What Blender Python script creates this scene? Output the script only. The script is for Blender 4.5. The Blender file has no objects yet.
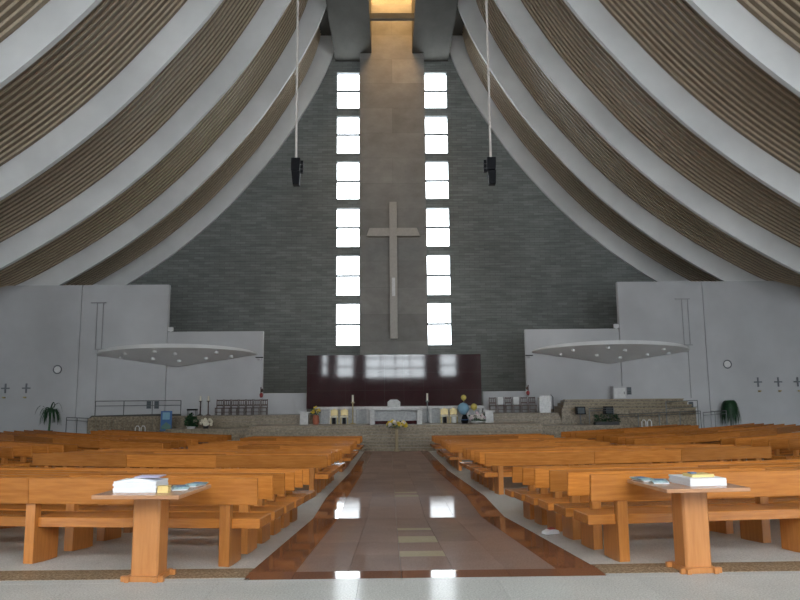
import bpy, bmesh, math, random
from mathutils import Vector, Matrix
random.seed(7)
R = math.radians
scene = bpy.context.scene
col = scene.collection

# ------------------------------------------------------------------ camera
F = 720.0
PIT, YAW, ROL = math.atan(102/720.0), R(.88), R(.5)
CAM = Vector((-.35, 0, 1.60))
cam = bpy.data.objects.new('camera', bpy.data.cameras.new('camera'))
col.objects.link(cam)
cam.data.sensor_width = 36; cam.data.lens = F/800*36; cam.data.clip_end = 400
cam.matrix_world = (Matrix.Translation(CAM) @ Matrix.Rotation(-YAW, 4, 'Z')
                    @ Matrix.Rotation(R(90)+PIT, 4, 'X') @ Matrix.Rotation(-ROL, 4, 'Z'))
scene.camera = cam

def ray(u, v):
    x = u-400.; y = 300.-v
    c, s = math.cos(ROL), math.sin(ROL); x, y = c*x+s*y, -s*x+c*y
    x /= F; y /= F
    c, s = math.cos(PIT), math.sin(PIT); z, y = c-s*y, s+c*y
    c, s = math.cos(YAW), math.sin(YAW); X = c*x+s*z; Y = c*z-s*x
    return X/Y, y/Y
def at(u, v, Y):
    a, b = ray(u, v)
    return CAM.x+a*Y, CAM.z+b*Y

# ------------------------------------------------------------------ daylight
world = bpy.data.worlds.new('sky'); scene.world = world
world.use_nodes = True
wn = world.node_tree.nodes
wn['Background'].inputs[0].default_value = (.95, .97, 1, 1)
wn['Background'].inputs[1].default_value = 9.0
vs = scene.view_settings
vs.view_transform = 'Standard'; vs.look = 'None'; vs.gamma = 1; vs.use_curve_mapping = False
vs.exposure = 0.75
scene.cycles.diffuse_bounces = 6
scene.cycles.max_bounces = 12
scene.cycles.transparent_max_bounces = 12

def portal(name, loc, rot, sx, sy):
    l = bpy.data.lights.new(name, 'AREA'); l.shape = 'RECTANGLE'; l.size = sx; l.size_y = sy
    l.cycles.is_portal = True
    o = bpy.data.objects.new(name, l); col.objects.link(o); o.location = loc; o.rotation_euler = rot
    return o
FRONT = -9.0
portal('daylight_facade', (0, FRONT-.3, 10.5), (R(90), 0, 0), 56, 13)
portal('daylight_doors_a', (-19.5, FRONT-.3, 1.6), (R(90), 0, 0), 12, 3.4)
portal('daylight_doors_b', (19.5, FRONT-.3, 1.6), (R(90), 0, 0), 12, 3.4)
portal('daylight_skylight', (0, 49, 33.3), (0, 0, 0), 3.3, 13)
portal('daylight_strip_a', (-3.55, 56.4, 17), (R(-90), 0, 0), 2.2, 24)
portal('daylight_strip_b', (3.55, 56.4, 17), (R(-90), 0, 0), 2.2, 24)

# ------------------------------------------------------------------ materials
MATS = {}
def newmat(name):
    m = bpy.data.materials.new(name); m.use_nodes = True
    MATS[name] = m
    return m, m.node_tree.nodes, m.node_tree.links, m.node_tree.nodes['Principled BSDF']
def coords(n, l, scale=(1, 1, 1), world_space=False, rot=(0, 0, 0)):
    tc = n.new('ShaderNodeTexCoord'); mp = n.new('ShaderNodeMapping')
    if world_space:
        g = n.new('ShaderNodeNewGeometry'); l.new(g.outputs['Position'], mp.inputs[0])
    else:
        l.new(tc.outputs['Object'], mp.inputs[0])
    mp.inputs['Scale'].default_value = scale; mp.inputs['Rotation'].default_value = rot
    return mp.outputs[0]
def noise(n, l, vec, scale, detail=4, rough=.55):
    t = n.new('ShaderNodeTexNoise'); t.inputs['Scale'].default_value = scale
    t.inputs['Detail'].default_value = detail; t.inputs['Roughness'].default_value = rough
    l.new(vec, t.inputs['Vector']); return t.outputs['Fac']
def ramp(n, l, fac, stops):
    r = n.new('ShaderNodeValToRGB'); e = r.color_ramp.elements
    while len(e) < len(stops): e.new(.5)
    for i, (p, c) in enumerate(stops):
        e[i].position = p; e[i].color = (*c, 1)
    l.new(fac, r.inputs[0]); return r.outputs[0]
def mixc(n, l, fac, a, b, mode='MIX'):
    m = n.new('ShaderNodeMix'); m.data_type = 'RGBA'; m.blend_type = mode
    for s, v in ((m.inputs[0], fac), (m.inputs[6], a), (m.inputs[7], b)):
        if hasattr(v, 'node'): l.new(v, s)
        else: s.default_value = v if isinstance(v, (int, float)) else (*v, 1)
    return m.outputs[2]
def bump(n, l, h, strength, dist, b):
    k = n.new('ShaderNodeBump'); k.inputs['Strength'].default_value = strength; k.inputs['Distance'].default_value = dist
    l.new(h, k.inputs['Height']); l.new(k.outputs[0], b.inputs['Normal'])
def plain(name, c, rough=.5, metal=0, spec=.5, var=.08, vs_=6.0):
    m, n, l, b = newmat(name)
    b.inputs['Roughness'].default_value = rough; b.inputs['Metallic'].default_value = metal
    b.inputs['Specular IOR Level'].default_value = spec
    f = noise(n, l, coords(n, l), vs_)
    l.new(ramp(n, l, f, [(.3, tuple(x*(1-var) for x in c)), (.7, tuple(min(1, x*(1+var)) for x in c))]), b.inputs['Base Color'])
    return m
def wood(name, dark, light, rough=.32, gscale=(1.2, 14, 14), var=.35):
    m, n, l, b = newmat(name)
    oi = n.new('ShaderNodeObjectInfo')
    v = coords(n, l, gscale)
    ad = n.new('ShaderNodeVectorMath'); ad.operation = 'ADD'
    sc = n.new('ShaderNodeMath'); sc.operation = 'MULTIPLY'; sc.inputs[1].default_value = 40
    l.new(oi.outputs['Random'], sc.inputs[0]); l.new(v, ad.inputs[0]); l.new(sc.outputs[0], ad.inputs[1])
    f = noise(n, l, ad.outputs[0], 2.2, 6, .6)
    c = ramp(n, l, f, [(.3, dark), (.72, light)])
    rv = n.new('ShaderNodeMapRange'); rv.inputs[3].default_value = 1-var; rv.inputs[4].default_value = 1+var*.45
    l.new(oi.outputs['Random'], rv.inputs[0])
    l.new(mixc(n, l, 1.0, c, rv.outputs[0], 'MULTIPLY'), b.inputs['Base Color'])
    b.inputs['Roughness'].default_value = rough
    bump(n, l, f, .08, .01, b)
    return m
wood('pew_wood', (.42, .138, .022), (.62, .235, .048), rough=.27, var=.36)
wood('pew_leg_wood', (.42, .145, .026), (.57, .225, .055), gscale=(14, 14, 1.2), var=.25)
wood('table_wood', (.46, .175, .05), (.58, .25, .08), rough=.35, gscale=(12, 12, 1.0), var=.06)
wood('table_top_wood', (.42, .20, .10), (.53, .28, .15), rough=.22, gscale=(1.2, 12, 12), var=.05)
wood('dark_chair_wood', (.045, .018, .012), (.09, .036, .02), rough=.4)

def granite(name, a, b_, c, rough, sc=90, spec=.5, world_space=True, tone=.0, matte=0):
    m, n, l, b = newmat(name)
    v = coords(n, l, world_space=world_space)
    f = noise(n, l, v, sc, 3, .8)
    cc = ramp(n, l, f, [(.32, a), (.5, b_), (.68, c)])
    g = noise(n, l, v, 1.1, 3)
    cc = mixc(n, l, 1.0, cc, ramp(n, l, g, [(.3, (.86,)*3), (.7, (1.0,)*3)]), 'MULTIPLY')
    if tone:
        oi = n.new('ShaderNodeObjectInfo'); rv = n.new('ShaderNodeMapRange')
        rv.inputs[3].default_value = 1-tone; rv.inputs[4].default_value = 1+tone
        l.new(oi.outputs['Random'], rv.inputs[0])
        cc = mixc(n, l, 1.0, cc, rv.outputs[0], 'MULTIPLY')
    l.new(cc, b.inputs['Base Color'])
    b.inputs['Roughness'].default_value = rough; b.inputs['Specular IOR Level'].default_value = spec
    if matte:      # worn, only partly polished stone
        d = n.new('ShaderNodeBsdfDiffuse'); l.new(cc, d.inputs[0]); mx = n.new('ShaderNodeMixShader'); mx.inputs[0].default_value = matte
        l.new(b.outputs[0], mx.inputs[1]); l.new(d.outputs[0], mx.inputs[2]); l.new(mx.outputs[0], n['Material Output'].inputs[0])
    return m
granite('floor_granite', (.40, .395, .365), (.57, .565, .53), (.72, .715, .68), .12, 60, .5, tone=.03, matte=.78)
granite('aisle_granite', (.235, .155, .12), (.305, .205, .165), (.385, .275, .225), .07, 70, .4, tone=.08, matte=.78)
granite('aisle_border_granite', (.15, .062, .034), (.21, .088, .048), (.28, .125, .075), .05, 70, .5, tone=.08, matte=.45)
granite('tan_granite', (.33, .265, .17), (.42, .345, .225), (.52, .44, .30), .08, 70, .5, tone=.08, matte=.82)
granite('strip_granite', (.12, .08, .05), (.30, .22, .14), (.46, .36, .25), .14, 38, .5, tone=.05, matte=.7)
granite('stage_stone', (.16, .125, .085), (.28, .225, .155), (.42, .345, .25), .35, 9, .4, tone=.12)
granite('maroon_granite', (.028, .006, .008), (.042, .009, .012), (.06, .015, .017), .05, 30, .6)
granite('grey_marble', (.30, .31, .32), (.40, .41, .41), (.48, .48, .48), .3, 8, .5)
granite('white_marble', (.50, .50, .50), (.62, .62, .61), (.70, .70, .69), .25, 8, .5)

def concrete(name, a, b_, vscale, rough=.85, strength=.35, courses=None):
    m, n, l, b = newmat(name)
    v = coords(n, l, vscale, True)
    f = noise(n, l, v, 1.0, 8, .65)
    g = noise(n, l, coords(n, l, (1, 1, 1), True), .16, 4)
    c = ramp(n, l, f, [(.28, a), (.75, b_)])
    c = mixc(n, l, 1.0, c, ramp(n, l, g, [(.3, (.8,)*3), (.7, (1.08,)*3)]), 'MULTIPLY')
    if courses:
        br = n.new('ShaderNodeTexBrick')
        sw = n.new('ShaderNodeVectorMath'); sw.operation = 'MULTIPLY'
        g2 = n.new('ShaderNodeNewGeometry'); sp = n.new('ShaderNodeSeparateXYZ'); cb = n.new('ShaderNodeCombineXYZ')
        l.new(g2.outputs['Position'], sp.inputs[0]); l.new(sp.outputs[0], cb.inputs[0]); l.new(sp.outputs[2], cb.inputs[1])
        l.new(cb.outputs[0], br.inputs['Vector'])
        br.inputs['Color1'].default_value = (.86,)*3+(1,); br.inputs['Color2'].default_value = (1.1,)*3+(1,)
        br.inputs['Mortar'].default_value = (.66,)*3+(1,)
        br.inputs['Scale'].default_value = 1.0; br.inputs['Mortar Size'].default_value = courses[2]
        br.inputs['Brick Width'].default_value = courses[0]; br.inputs['Row Height'].default_value = courses[1]
        c = mixc(n, l, 1.0, c, br.outputs['Color'], 'MULTIPLY')
    l.new(c, b.inputs['Base Color']); b.inputs['Roughness'].default_value = rough
    b.inputs['Specular IOR Level'].default_value = .25
    bump(n, l, f, strength, .05, b)
    return m
concrete('wall_concrete', (.185, .198, .192), (.30, .31, .298), (.5, .5, 4.5), courses=(.8, .2, .012))
concrete('column_concrete', (.27, .26, .25), (.37, .36, .345), (.9, .9, 1.4), courses=(5.4, 2.05, .008))
concrete('beam_concrete', (.085, .083, .075), (.14, .135, .12), (.5, .25, .5))
concrete('white_plaster', (.57, .57, .585), (.63, .63, .645), (.3, .3, .3), rough=.7, strength=.05)
concrete('rib_plaster', (.82, .82, .82), (.88, .88, .88), (.4, .4, .4), rough=.6, strength=.04)
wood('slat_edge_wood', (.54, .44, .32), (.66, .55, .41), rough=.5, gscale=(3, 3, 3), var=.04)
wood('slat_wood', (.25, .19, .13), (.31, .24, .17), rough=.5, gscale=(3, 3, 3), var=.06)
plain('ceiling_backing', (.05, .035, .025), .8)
plain('cross_wood', (.46, .43, .39), .5)
plain('frame_metal', (.20, .21, .23), .4, .3)
plain('pale_metal', (.36, .36, .37), .45, .2)
plain('rail_metal', (.17, .18, .18), .35, .6)
plain('black_plastic', (.006, .006, .008), .5, 0, .15)
plain('white_metal', (.72, .72, .72), .4)
plain('cable_white', (.72, .66, .62), .6)
plain('paper', (.80, .80, .82), .6, var=.03)
plain('paper_violet', (.55, .50, .66), .6)
plain('yellow_card', (.72, .55, .22), .6)
plain('blue_print', (.05, .14, .34), .5)
plain('blue_light_print', (.22, .44, .58), .5)
plain('green_print', (.10, .20, .17), .5)
plain('leaflet', (.30, .42, .42), .45, var=.5, vs_=40)
plain('fern_green', (.012, .055, .018), .5, var=.5)
plain('leaf_green', (.03, .10, .03), .5, var=.5)
plain('yellow_petal', (.75, .55, .05), .5)
plain('white_petal', (.8, .74, .72), .5)
plain('red_petal', (.45, .05, .04), .5)
plain('terracotta', (.42, .13, .07), .6)
plain('gold', (.50, .40, .20), .4, .5)
plain('dark_pot', (.03, .03, .03), .5)
plain('cloth_white', (.78, .78, .78), .8)
plain('balloon_blue', (.25, .45, .62), .25)
plain('balloon_yellow', (.68, .56, .14), .25)
plain('balloon_pink', (.72, .56, .62), .3)
plain('red_glass', (.30, .03, .03), .2)
plain('dark_vent', (.07, .09, .10), .5)
plain('candle_wax', (.85, .80, .66), .5)
def glass(name, tint, refl=.06, rough=0.0):
    m, n, l, b = newmat(name)
    n.remove(b)
    t = n.new('ShaderNodeBsdfTransparent'); t.inputs[0].default_value = (*tint, 1)
    g = n.new('ShaderNodeBsdfGlossy'); g.inputs['Roughness'].default_value = rough
    mx = n.new('ShaderNodeMixShader'); mx.inputs[0].default_value = refl
    l.new(t.outputs[0], mx.inputs[1]); l.new(g.outputs[0], mx.inputs[2])
    l.new(mx.outputs[0], n['Material Output'].inputs[0])
    return m
glass('window_glass', (.93, .96, .97))
glass('amber_glass', (.82, .62, .37))

# ------------------------------------------------------------------ mesh helpers
class MB:
    def __init__(s): s.v = []; s.f = []
    def add(s, vs, fs):
        o = len(s.v); s.v += [tuple(p) for p in vs]; s.f += [tuple(i+o for i in f) for f in fs]; return s
    def hexa(s, p):   # 8 points: bottom 4 ccw, top 4 ccw
        return s.add(p, [(3, 2, 1, 0), (4, 5, 6, 7), (0, 1, 5, 4), (1, 2, 6, 5), (2, 3, 7, 6), (3, 0, 4, 7)])
    def box(s, x0, x1, y0, y1, z0, z1):
        return s.hexa([(x0, y0, z0), (x1, y0, z0), (x1, y1, z0), (x0, y1, z0), (x0, y0, z1), (x1, y0, z1), (x1, y1, z1), (x0, y1, z1)])
    def prism(s, poly, axis, a, b):  # poly in the plane of the other two axes
        def P(p, t):
            return {'x': (t, p[0], p[1]), 'y': (p[0], t, p[1]), 'z': (p[0], p[1], t)}[axis]
        n = len(poly)
        return s.add([P(p, a) for p in poly]+[P(p, b) for p in poly],
                     [tuple(range(n))[::-1], tuple(range(n, 2*n))]+[(i, (i+1) % n, n+(i+1) % n, n+i) for i in range(n)])
    def tube(s, path, r, n=8):
        path = [Vector(p) for p in path]; rings = []
        rr = r if isinstance(r, (list, tuple)) else [r]*len(path)
        for i, p in enumerate(path):
            d = (path[min(i+1, len(path)-1)]-path[max(i-1, 0)]).normalized()
            u = d.orthogonal().normalized() if abs(d.z) > .95 else d.cross(Vector((0, 0, 1))).normalized()
            w = d.cross(u)
            rings.append([p+(u*math.cos(2*math.pi*k/n)+w*math.sin(2*math.pi*k/n))*rr[i] for k in range(n)])
        vs = [q for g in rings for q in g]; fs = []
        for i in range(len(path)-1):
            for k in range(n):
                a = i*n+k; b = i*n+(k+1) % n; fs.append((a, b, b+n, a+n))
        fs += [tuple(range(n))[::-1], tuple(range((len(path)-1)*n, len(path)*n))]
        return s.add(vs, fs)
    def lathe(s, prof, c=(0, 0, 0), n=16):
        vs = []; fs = []
        for r, z in prof:
            for k in range(n):
                a = 2*math.pi*k/n; vs.append((c[0]+r*math.cos(a), c[1]+r*math.sin(a), c[2]+z))
        for i in range(len(prof)-1):
            for k in range(n):
                a = i*n+k; b = i*n+(k+1) % n; fs.append((a, b, b+n, a+n))
        fs += [tuple(range(n))[::-1], tuple(range((len(prof)-1)*n, len(prof)*n))]
        return s.add(vs, fs)
    def ball(s, c, r, n=8, m=5, sq=(1, 1, 1)):
        prof = [(math.sin(math.pi*i/m), -math.cos(math.pi*i/m)) for i in range(m+1)]
        prof[0] = (.02, -1); prof[-1] = (.02, 1)
        t = MB().lathe([(a, b) for a, b in prof], n=n)
        return s.add([(c[0]+x*r*sq[0], c[1]+y*r*sq[1], c[2]+z*r*sq[2]) for x, y, z in t.v], t.f)
    def mesh(s, name, mat, smooth=False, bevel=0):
        me = bpy.data.meshes.new(name); me.from_pydata(s.v, [], s.f)
        bm = bmesh.new(); bm.from_mesh(me); bmesh.ops.recalc_face_normals(bm, faces=bm.faces)
        if bevel: bmesh.ops.bevel(bm, geom=list(bm.edges), offset=bevel, segments=1, affect='EDGES')
        bm.to_mesh(me); bm.free()
        me.materials.append(MATS[mat])
        if smooth:
            for p in me.polygons: p.use_smooth = True
        return me
    def build(s, name, mat, parent=None, loc=(0, 0, 0), smooth=False, bevel=0):
        return link(name, s.mesh(name, mat, smooth, bevel), parent, loc)
def link(name, data, parent=None, loc=(0, 0, 0), rot=None):
    o = bpy.data.objects.new(name, data); col.objects.link(o); o.location = loc
    if rot: o.rotation_euler = rot
    if parent: o.parent = parent
    return o
def tag(o, label, cat, group=None):
    o['label'] = label; o['category'] = cat
    if group: o['group'] = group
    return o
def thing(name, label, cat, loc=(0, 0, 0), rz=0, group=None):
    o = link(name, None, None, loc, (0, 0, rz)); return tag(o, label, cat, group)
def struct(o, label=None):
    o['kind'] = 'structure'
    if label: o['label'] = label
    return o

# ------------------------------------------------------------------ floor shape
PROF = [(-20, 0), (7.2, 0), (12.95, -.40), (15.6, -.375), (25, -.73), (38.6, -.95), (90, -.95)]
RAD = 26.0
def rise(x):
    x = abs(x)
    if x < 20: return RAD-math.sqrt(RAD*RAD-x*x)
    return RAD-math.sqrt(RAD*RAD-400)+(x-20)*1.0
def g(s):
    for (a, za), (b, zb) in zip(PROF, PROF[1:]):
        if s <= b: return za+(zb-za)*(s-a)/(b-a)
    return PROF[-1][1]
def sst(a, b, x):
    t = max(0, min(1, (x-a)/(b-a))); return t*t*(3-2*t)
def fz(x, y):
    s = y-rise(x)*sst(5, 12, y)
    return g(s)+.025*max(0, abs(x)-6)*sst(6.9, 15, s)

xs = sorted(set([-31, -27, 27, 31]+[round(-24+.75*i, 3) for i in range(65)]+[-1.7, 1.64]))
ys = sorted(set([FRONT-.5, 0, 4.2, 6.84, 6.9, 7.2]+[round(7.2+.4*i, 3) for i in range(1, 124)]))
mb = MB(); nx = len(xs)
for y in ys:
    for x in xs:
        z = fz(x, y)
        if -1.71 <= x <= 1.65 and 7.19 <= y <= 38.7: z -= .03      # bed of the aisle paving
        if y <= 6.84+1e-6 and y >= 4.2-1e-6 and abs(x) < 8.3: z -= .03
        if 6.85 < y < 7.1 and abs(x) < 8.3: z -= .03
        mb.v.append((x, y, z))
for j in range(len(ys)-1):
    for i in range(nx-1):
        a = j*nx+i; mb.f.append((a, a+1, a+1+nx, a+nx))
floor = struct(mb.build('floor', 'floor_granite', smooth=True), 'pale polished granite floor falling gently towards the altar')

def slab(name, x0, x1, y0, y1, mat, gap=.004, th=.028, lift=.0):
    p = [(x0+gap, y0+gap), (x1-gap, y0+gap), (x1-gap, y1-gap), (x0+gap, y1-gap)]
    return MB().hexa([(a, b, fz(a, b)+lift-th) for a, b in p]+[(a, b, fz(a, b)+lift) for a, b in p]).build(name, mat, floor)
# pale slabs at the entrance
for i in range(13):
    for y0, y1 in ((4.2, 5.5), (5.5, 6.84)):
        slab('floor_slab', -8.2+1.26*i, -8.2+1.26*(i+1), y0, y1, 'floor_granite', gap=.0015)
# speckled threshold strip either side of the aisle
for s in (-1, 1):
    for i in range(6):
        e = 1.7 if s < 0 else 1.64; a, b = sorted((s*(e+1.1*i), s*(e+1.1*(i+1))))
        slab('threshold_slab', a, b, 6.98, 7.2, 'strip_granite', gap=.0015, lift=.004)
        slab('threshold_slab', a, b, 7.2, 7.42, 'strip_granite', gap=.0015, lift=.004)
for i in range(15):
    slab('threshold_edge_slab', -8.25+1.1*i, -8.25+1.1*(i+1), 6.84, 6.9 if abs(-8.25+1.1*(i+.5)) < 1.65 else 6.98, 'floor_granite', gap=.0015)
# aisle: front border, side borders, five columns of tiles
b0 = [-1.7, -1.26, -.252*3, -.252, .252, .252*3, 1.24, 1.64]
for i in range(7):
    slab('aisle_border_tile', b0[i], b0[i+1], 6.9, 7.2, 'aisle_border_granite', gap=.002)
rows = [7.2+1.15*i for i in range(5)]+[12.95, 14.28]+[15.6+1.15*i for i in range(21)]
rows = [r for r in rows if r < 38.5]+[38.58]
tan_spans = [(8.15, 8.6), (9.4, 10.1), (10.9, 11.2), (15.6, 16.0), (16.5, 16.75)]
for j in range(len(rows)-1):
    y0, y1 = rows[j], rows[j+1]
    for i in range(7):
        edge = i in (0, 6)
        if i == 3:
            cuts = [y0]+[c for t in tan_spans for c in t if y0 < c < y1]+[y1]
            for a, b in zip(cuts, cuts[1:]):
                mid = (a+b)/2
                t = any(p < mid < q for p, q in tan_spans)
                slab('aisle_tile', b0[i], b0[i+1], a, b, 'tan_granite' if t else 'aisle_granite', gap=.002)
        else:
            slab('aisle_border_tile' if edge else 'aisle_tile', b0[i], b0[i+1], y0, y1,
                 'aisle_border_granite' if edge else 'aisle_granite', gap=.002)

# ------------------------------------------------------------------ back wall with window strips
WY = 55.6
WIN = [(28.26, 26.69, 25.21), (24.53, 22.98, 21.39), (20.73, 19.12, 17.61), (16.88, 15.3, 13.73), (13.06, 11.43, 9.85), (9.23, 7.59, 5.93)]
WX0, WX1 = 2.62, 4.49
mb = MB()
mb.box(-31, -WX1, WY, WY+.6, -1.2, 36); mb.box(WX1, 31, WY, WY+.6, -1.2, 36); mb.box(-WX0, WX0, WY, WY+.6, -1.2, 36)
edges = [36]+[z for w in WIN for z in (w[0], w[2])]+[-1.2]
for s in (-1, 1):
    for k in range(0, len(edges), 2):
        a, b = sorted((s*WX0, s*WX1)); mb.box(a, b, WY, WY+.6, edges[k+1], edges[k])
struct(mb.build('wall_back', 'wall_concrete'), 'grey concrete block wall behind the altar')
mb = MB().box(-2.56, 2.56, 54.2, WY, -1.2, 36)
struct(mb.build('wall_column', 'column_concrete'), 'broad pale concrete pier behind the cross')
wn_ = 0
for s in (-1, 1):
    for top, mid, bot in WIN:
        wn_ += 1
        a, b = sorted((s*WX0, s*WX1))
        fr = MB()
        t = .05
        for q in ((a, b, bot, bot+t), (a, b, top-t, top), (a, b, mid-.09, mid+.09), (a, a+t, bot, top), (b-t, b, bot, top)):
            fr.box(q[0], q[1], WY+.12, WY+.2, q[2], q[3])
        w = struct(fr.build('window_%d' % wn_, 'frame_metal'), 'tall window of two clear panes in the strip beside the concrete pier')
        for z0, z1 in ((bot+t, mid-.09), (mid+.09, top-t)):
            MB().box(a+t, b-t, WY+.15, WY+.165, z0, z1).build('pane', 'window_glass', w)

# ------------------------------------------------------------------ roof: ribs, slats, ridge beams, skylight
LOW = [(33.0, 7.0), (29.0, 7.4), (26.5, 7.95), (24.5, 8.6), (20.77, 10.7), (17.68, 12.8), (15.11, 14.9), (12.96, 17.0), (11.12, 19.1),
       (9.51, 21.1), (8.09, 23.2), (6.82, 25.3), (5.72, 27.4), (4.87, 29.5), (4.37, 31.6)]
def smooth_curve(pts, n=4):
    out = []
    for i in range(len(pts)-1):
        p0, p1, p2, p3 = [Vector(pts[max(0, min(len(pts)-1, i+k))]) for k in (-1, 0, 1, 2)]
        for k in range(n):
            t = k/n
            out.append(.5*((2*p1)+(p2-p0)*t+(2*p0-5*p1+4*p2-p3)*t*t+(3*p1-p0-3*p2+p3)*t**3))
    out.append(Vector(pts[-1])); return out
low = smooth_curve(LOW)
def offs(c, d):
    o = []
    for i, p in enumerate(c):
        t = (c[min(i+1, len(c)-1)]-c[max(i-1, 0)]).normalized()
        o.append(p+Vector((-t.y, t.x))*-d)      # outward and up
    return o
def strip(cin, cout, sgn, y0, y1):   # solid ribbon between two profile curves
    m = MB(); n = len(cin)
    vs = []
    for y in (y0, y1):
        vs += [(sgn*p.x, y, p.y) for p in cin]+[(sgn*p.x, y, p.y) for p in cout]
    fs = []
    for i in range(n-1):
        fs += [(i, i+1, n+i+1, n+i), (2*n+i, 3*n+i, 3*n+i+1, 2*n+i+1), (i, 2*n+i, 2*n+i+1, i+1), (n+i, n+i+1, 3*n+i+1, 3*n+i)]
    fs += [(0, n, 3*n, 2*n), (n-1, 3*n-1+0, 4*n-1, 2*n-1) if False else (n-1, 3*n-1, 4*n-1, 2*n-1)]
    return m.add(vs, fs)
top_in = offs(low, 1.32); top_out = offs(low, 1.50); shell_in = offs(low, 1.46); shell_out = offs(low, 1.9)
RIB0, PITCH, NR = 55.3, 6.97, 10
shells = []
for s, nm in ((-1, 'left'), (1, 'right')):
    ce = struct(strip(shell_in, shell_out, s, FRONT-.4, WY).build('ceiling_'+nm, 'ceiling_backing'), 'curved tent-like ceiling hung between deep white ribs')
    ribm = strip(low, top_out, s, 0, .28).mesh('rib', 'rib_plaster')
    hw = (PITCH-.28)/16/2
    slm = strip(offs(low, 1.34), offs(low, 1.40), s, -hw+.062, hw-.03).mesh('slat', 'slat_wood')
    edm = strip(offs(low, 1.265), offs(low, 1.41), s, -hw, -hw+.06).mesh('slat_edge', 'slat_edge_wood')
    for k in range(NR):
        yk = RIB0-PITCH*k
        link('rib', ribm, ce, (0, yk, 0))
        if k == NR-1: break
        ns = 16; p = (PITCH-.28)/ns
        if k < 7:
            for j in range(ns):
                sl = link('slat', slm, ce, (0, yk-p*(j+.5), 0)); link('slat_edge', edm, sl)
        else:
            m = MB()
            for j in range(ns):
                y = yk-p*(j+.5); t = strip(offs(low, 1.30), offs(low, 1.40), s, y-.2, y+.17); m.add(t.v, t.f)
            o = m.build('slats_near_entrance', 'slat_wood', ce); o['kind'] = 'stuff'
    shells.append(ce)
# ridge beams, cross ties and amber skylight
ridge = struct(MB().box(-4.6, -1.62, FRONT-.4, WY, 29.2, 33.4).build('ceiling_ridge', 'beam_concrete'), 'pair of concrete ridge beams with a skylight between')
MB().box(1.62, 4.6, FRONT-.4, WY, 29.2, 33.4).build('ridge_beam', 'beam_concrete', ridge)
for y in (49.3, 42.3, 35.3, 28.3, 21.3, 14.3, 7.3, .3):
    MB().box(-1.62, 1.62, y-.15, y+.15, 29.3, 29.75).build('cross_tie', 'beam_concrete', ridge)
for s in (-1, 1):
    a, b = sorted((s*4.6, s*7.2)); MB().box(a, b, FRONT-.4, WY, 31.3, 33.4).build('ridge_flank', 'beam_concrete', ridge)
MB().box(-1.62, 1.62, FRONT-.4, 42.6, 32.6, 33.4).build('ridge_soffit', 'beam_concrete', ridge)
for k in range(3):
    y = 42.7+k*4.3
    MB().box(-1.7, 1.7, y, y+4.2, 33.4, 33.43).build('skylight_pane', 'amber_glass', ridge)
    MB().box(-1.7, 1.7, y-.1, y, 33.38, 33.48).build('skylight_bar', 'frame_metal', ridge)

# ------------------------------------------------------------------ side walls and entrance facade (behind the camera)
for s, nm in ((-1, 'left'), (1, 'right')):
    a, b = sorted((s*30.6, s*31.2))
    struct(MB().box(a, b, FRONT-.5, WY+.6, -1.2, 9.5).build('wall_'+nm, 'white_plaster'))
def facade():
    holes = [(-3.8, 4.7, 5.0, 16.5), (-7.9, -5.6, 5.2, 15.5), (6.9, 9.2, 5.2, 16.0), (-10.0, -9.3, 5.4, 15.0),
             (-16.4, -13.4, 5.4, 12.0), (13.4, 17.4, 4.8, 14.0), (18.0, 22.8, 4.6, 10.6), (23.3, 28.5, 4.4, 8.2),  # unseen outer windows, added for daylight and made larger on the right
             (-22.0, -14.0, 0, 3.2), (14.0, 25.0, 0, 3.2)]
    xs = sorted(set([-31, 31]+[h[0] for h in holes]+[h[1] for h in holes]))
    m = MB()
    for a, b in zip(xs, xs[1:]):
        hs = sorted([h for h in holes if h[0] <= a+1e-6 and h[1] >= b-1e-6], key=lambda h: h[2])
        z = -1.0
        for h in hs:
            if h[2] > z: m.box(a, b, FRONT-.5, FRONT, z, h[2])
            z = h[3]
        m.box(a, b, FRONT-.5, FRONT, z, 36)
    w = struct(m.build('wall_front', 'white_plaster'))
    k = wn_
    for i, h in enumerate(holes):
        fr = MB(); door = h[2] == 0
        n = max(1, round((h[1]-h[0])/2.1)); st = (h[1]-h[0])/n
        for q in range(n+1):
            x = h[0]+q*st; fr.box(max(h[0], x-.05), min(h[1], x+.09), FRONT-.3, FRONT-.2, h[2], h[3])
        zz = [h[2], h[3]] if door else [h[2]+j*(h[3]-h[2])/max(1, round((h[3]-h[2])/1.5)) for j in range(max(1, round((h[3]-h[2])/1.5))+1)]
        for z in zz: fr.box(h[0], h[1], FRONT-.3, FRONT-.2, max(h[2], z-.11), min(h[3], z+.11))
        k += 1
        o = struct(fr.build(('door_%d' if door else 'window_%d') % k, 'frame_metal'))
        for q in range(n):
            MB().box(h[0]+q*st+.05, h[0]+(q+1)*st-.05, FRONT-.26, FRONT-.25, h[2]+.05, h[3]-.05).build('pane', 'window_glass', o)
facade()

# ------------------------------------------------------------------ white walls flanking the altar
STG = .86          # upper platform
for s, nm in ((-1, 'left'), (1, 'right')):
    def bx(x0, x1, y0, y1, z0, z1): 
        a, b = sorted((s*x0, s*x1)); return MB().box(a, b, y0, y1, z0, z1)
    w = struct(bx(15.05, 20.76, 47.7, 48.1, -1.1, 9.5).build('wall_choir_'+nm, 'white_plaster'), 'white plaster wall panel beside the altar area')
    struct(bx(20.80, 30.6, 47.7, 48.1, -1.1, 9.5).build('wall_transept_'+nm, 'white_plaster'))
    struct(bx(8.75, 15.05, 47.9, 48.3, -1.1, 6.35).build('wall_lower_'+nm, 'white_plaster'))
    struct(bx(5.87, 8.75, 48.2, 48.6, -1.1, 2.25).build('wall_parapet_'+nm, 'white_plaster'))

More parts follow.
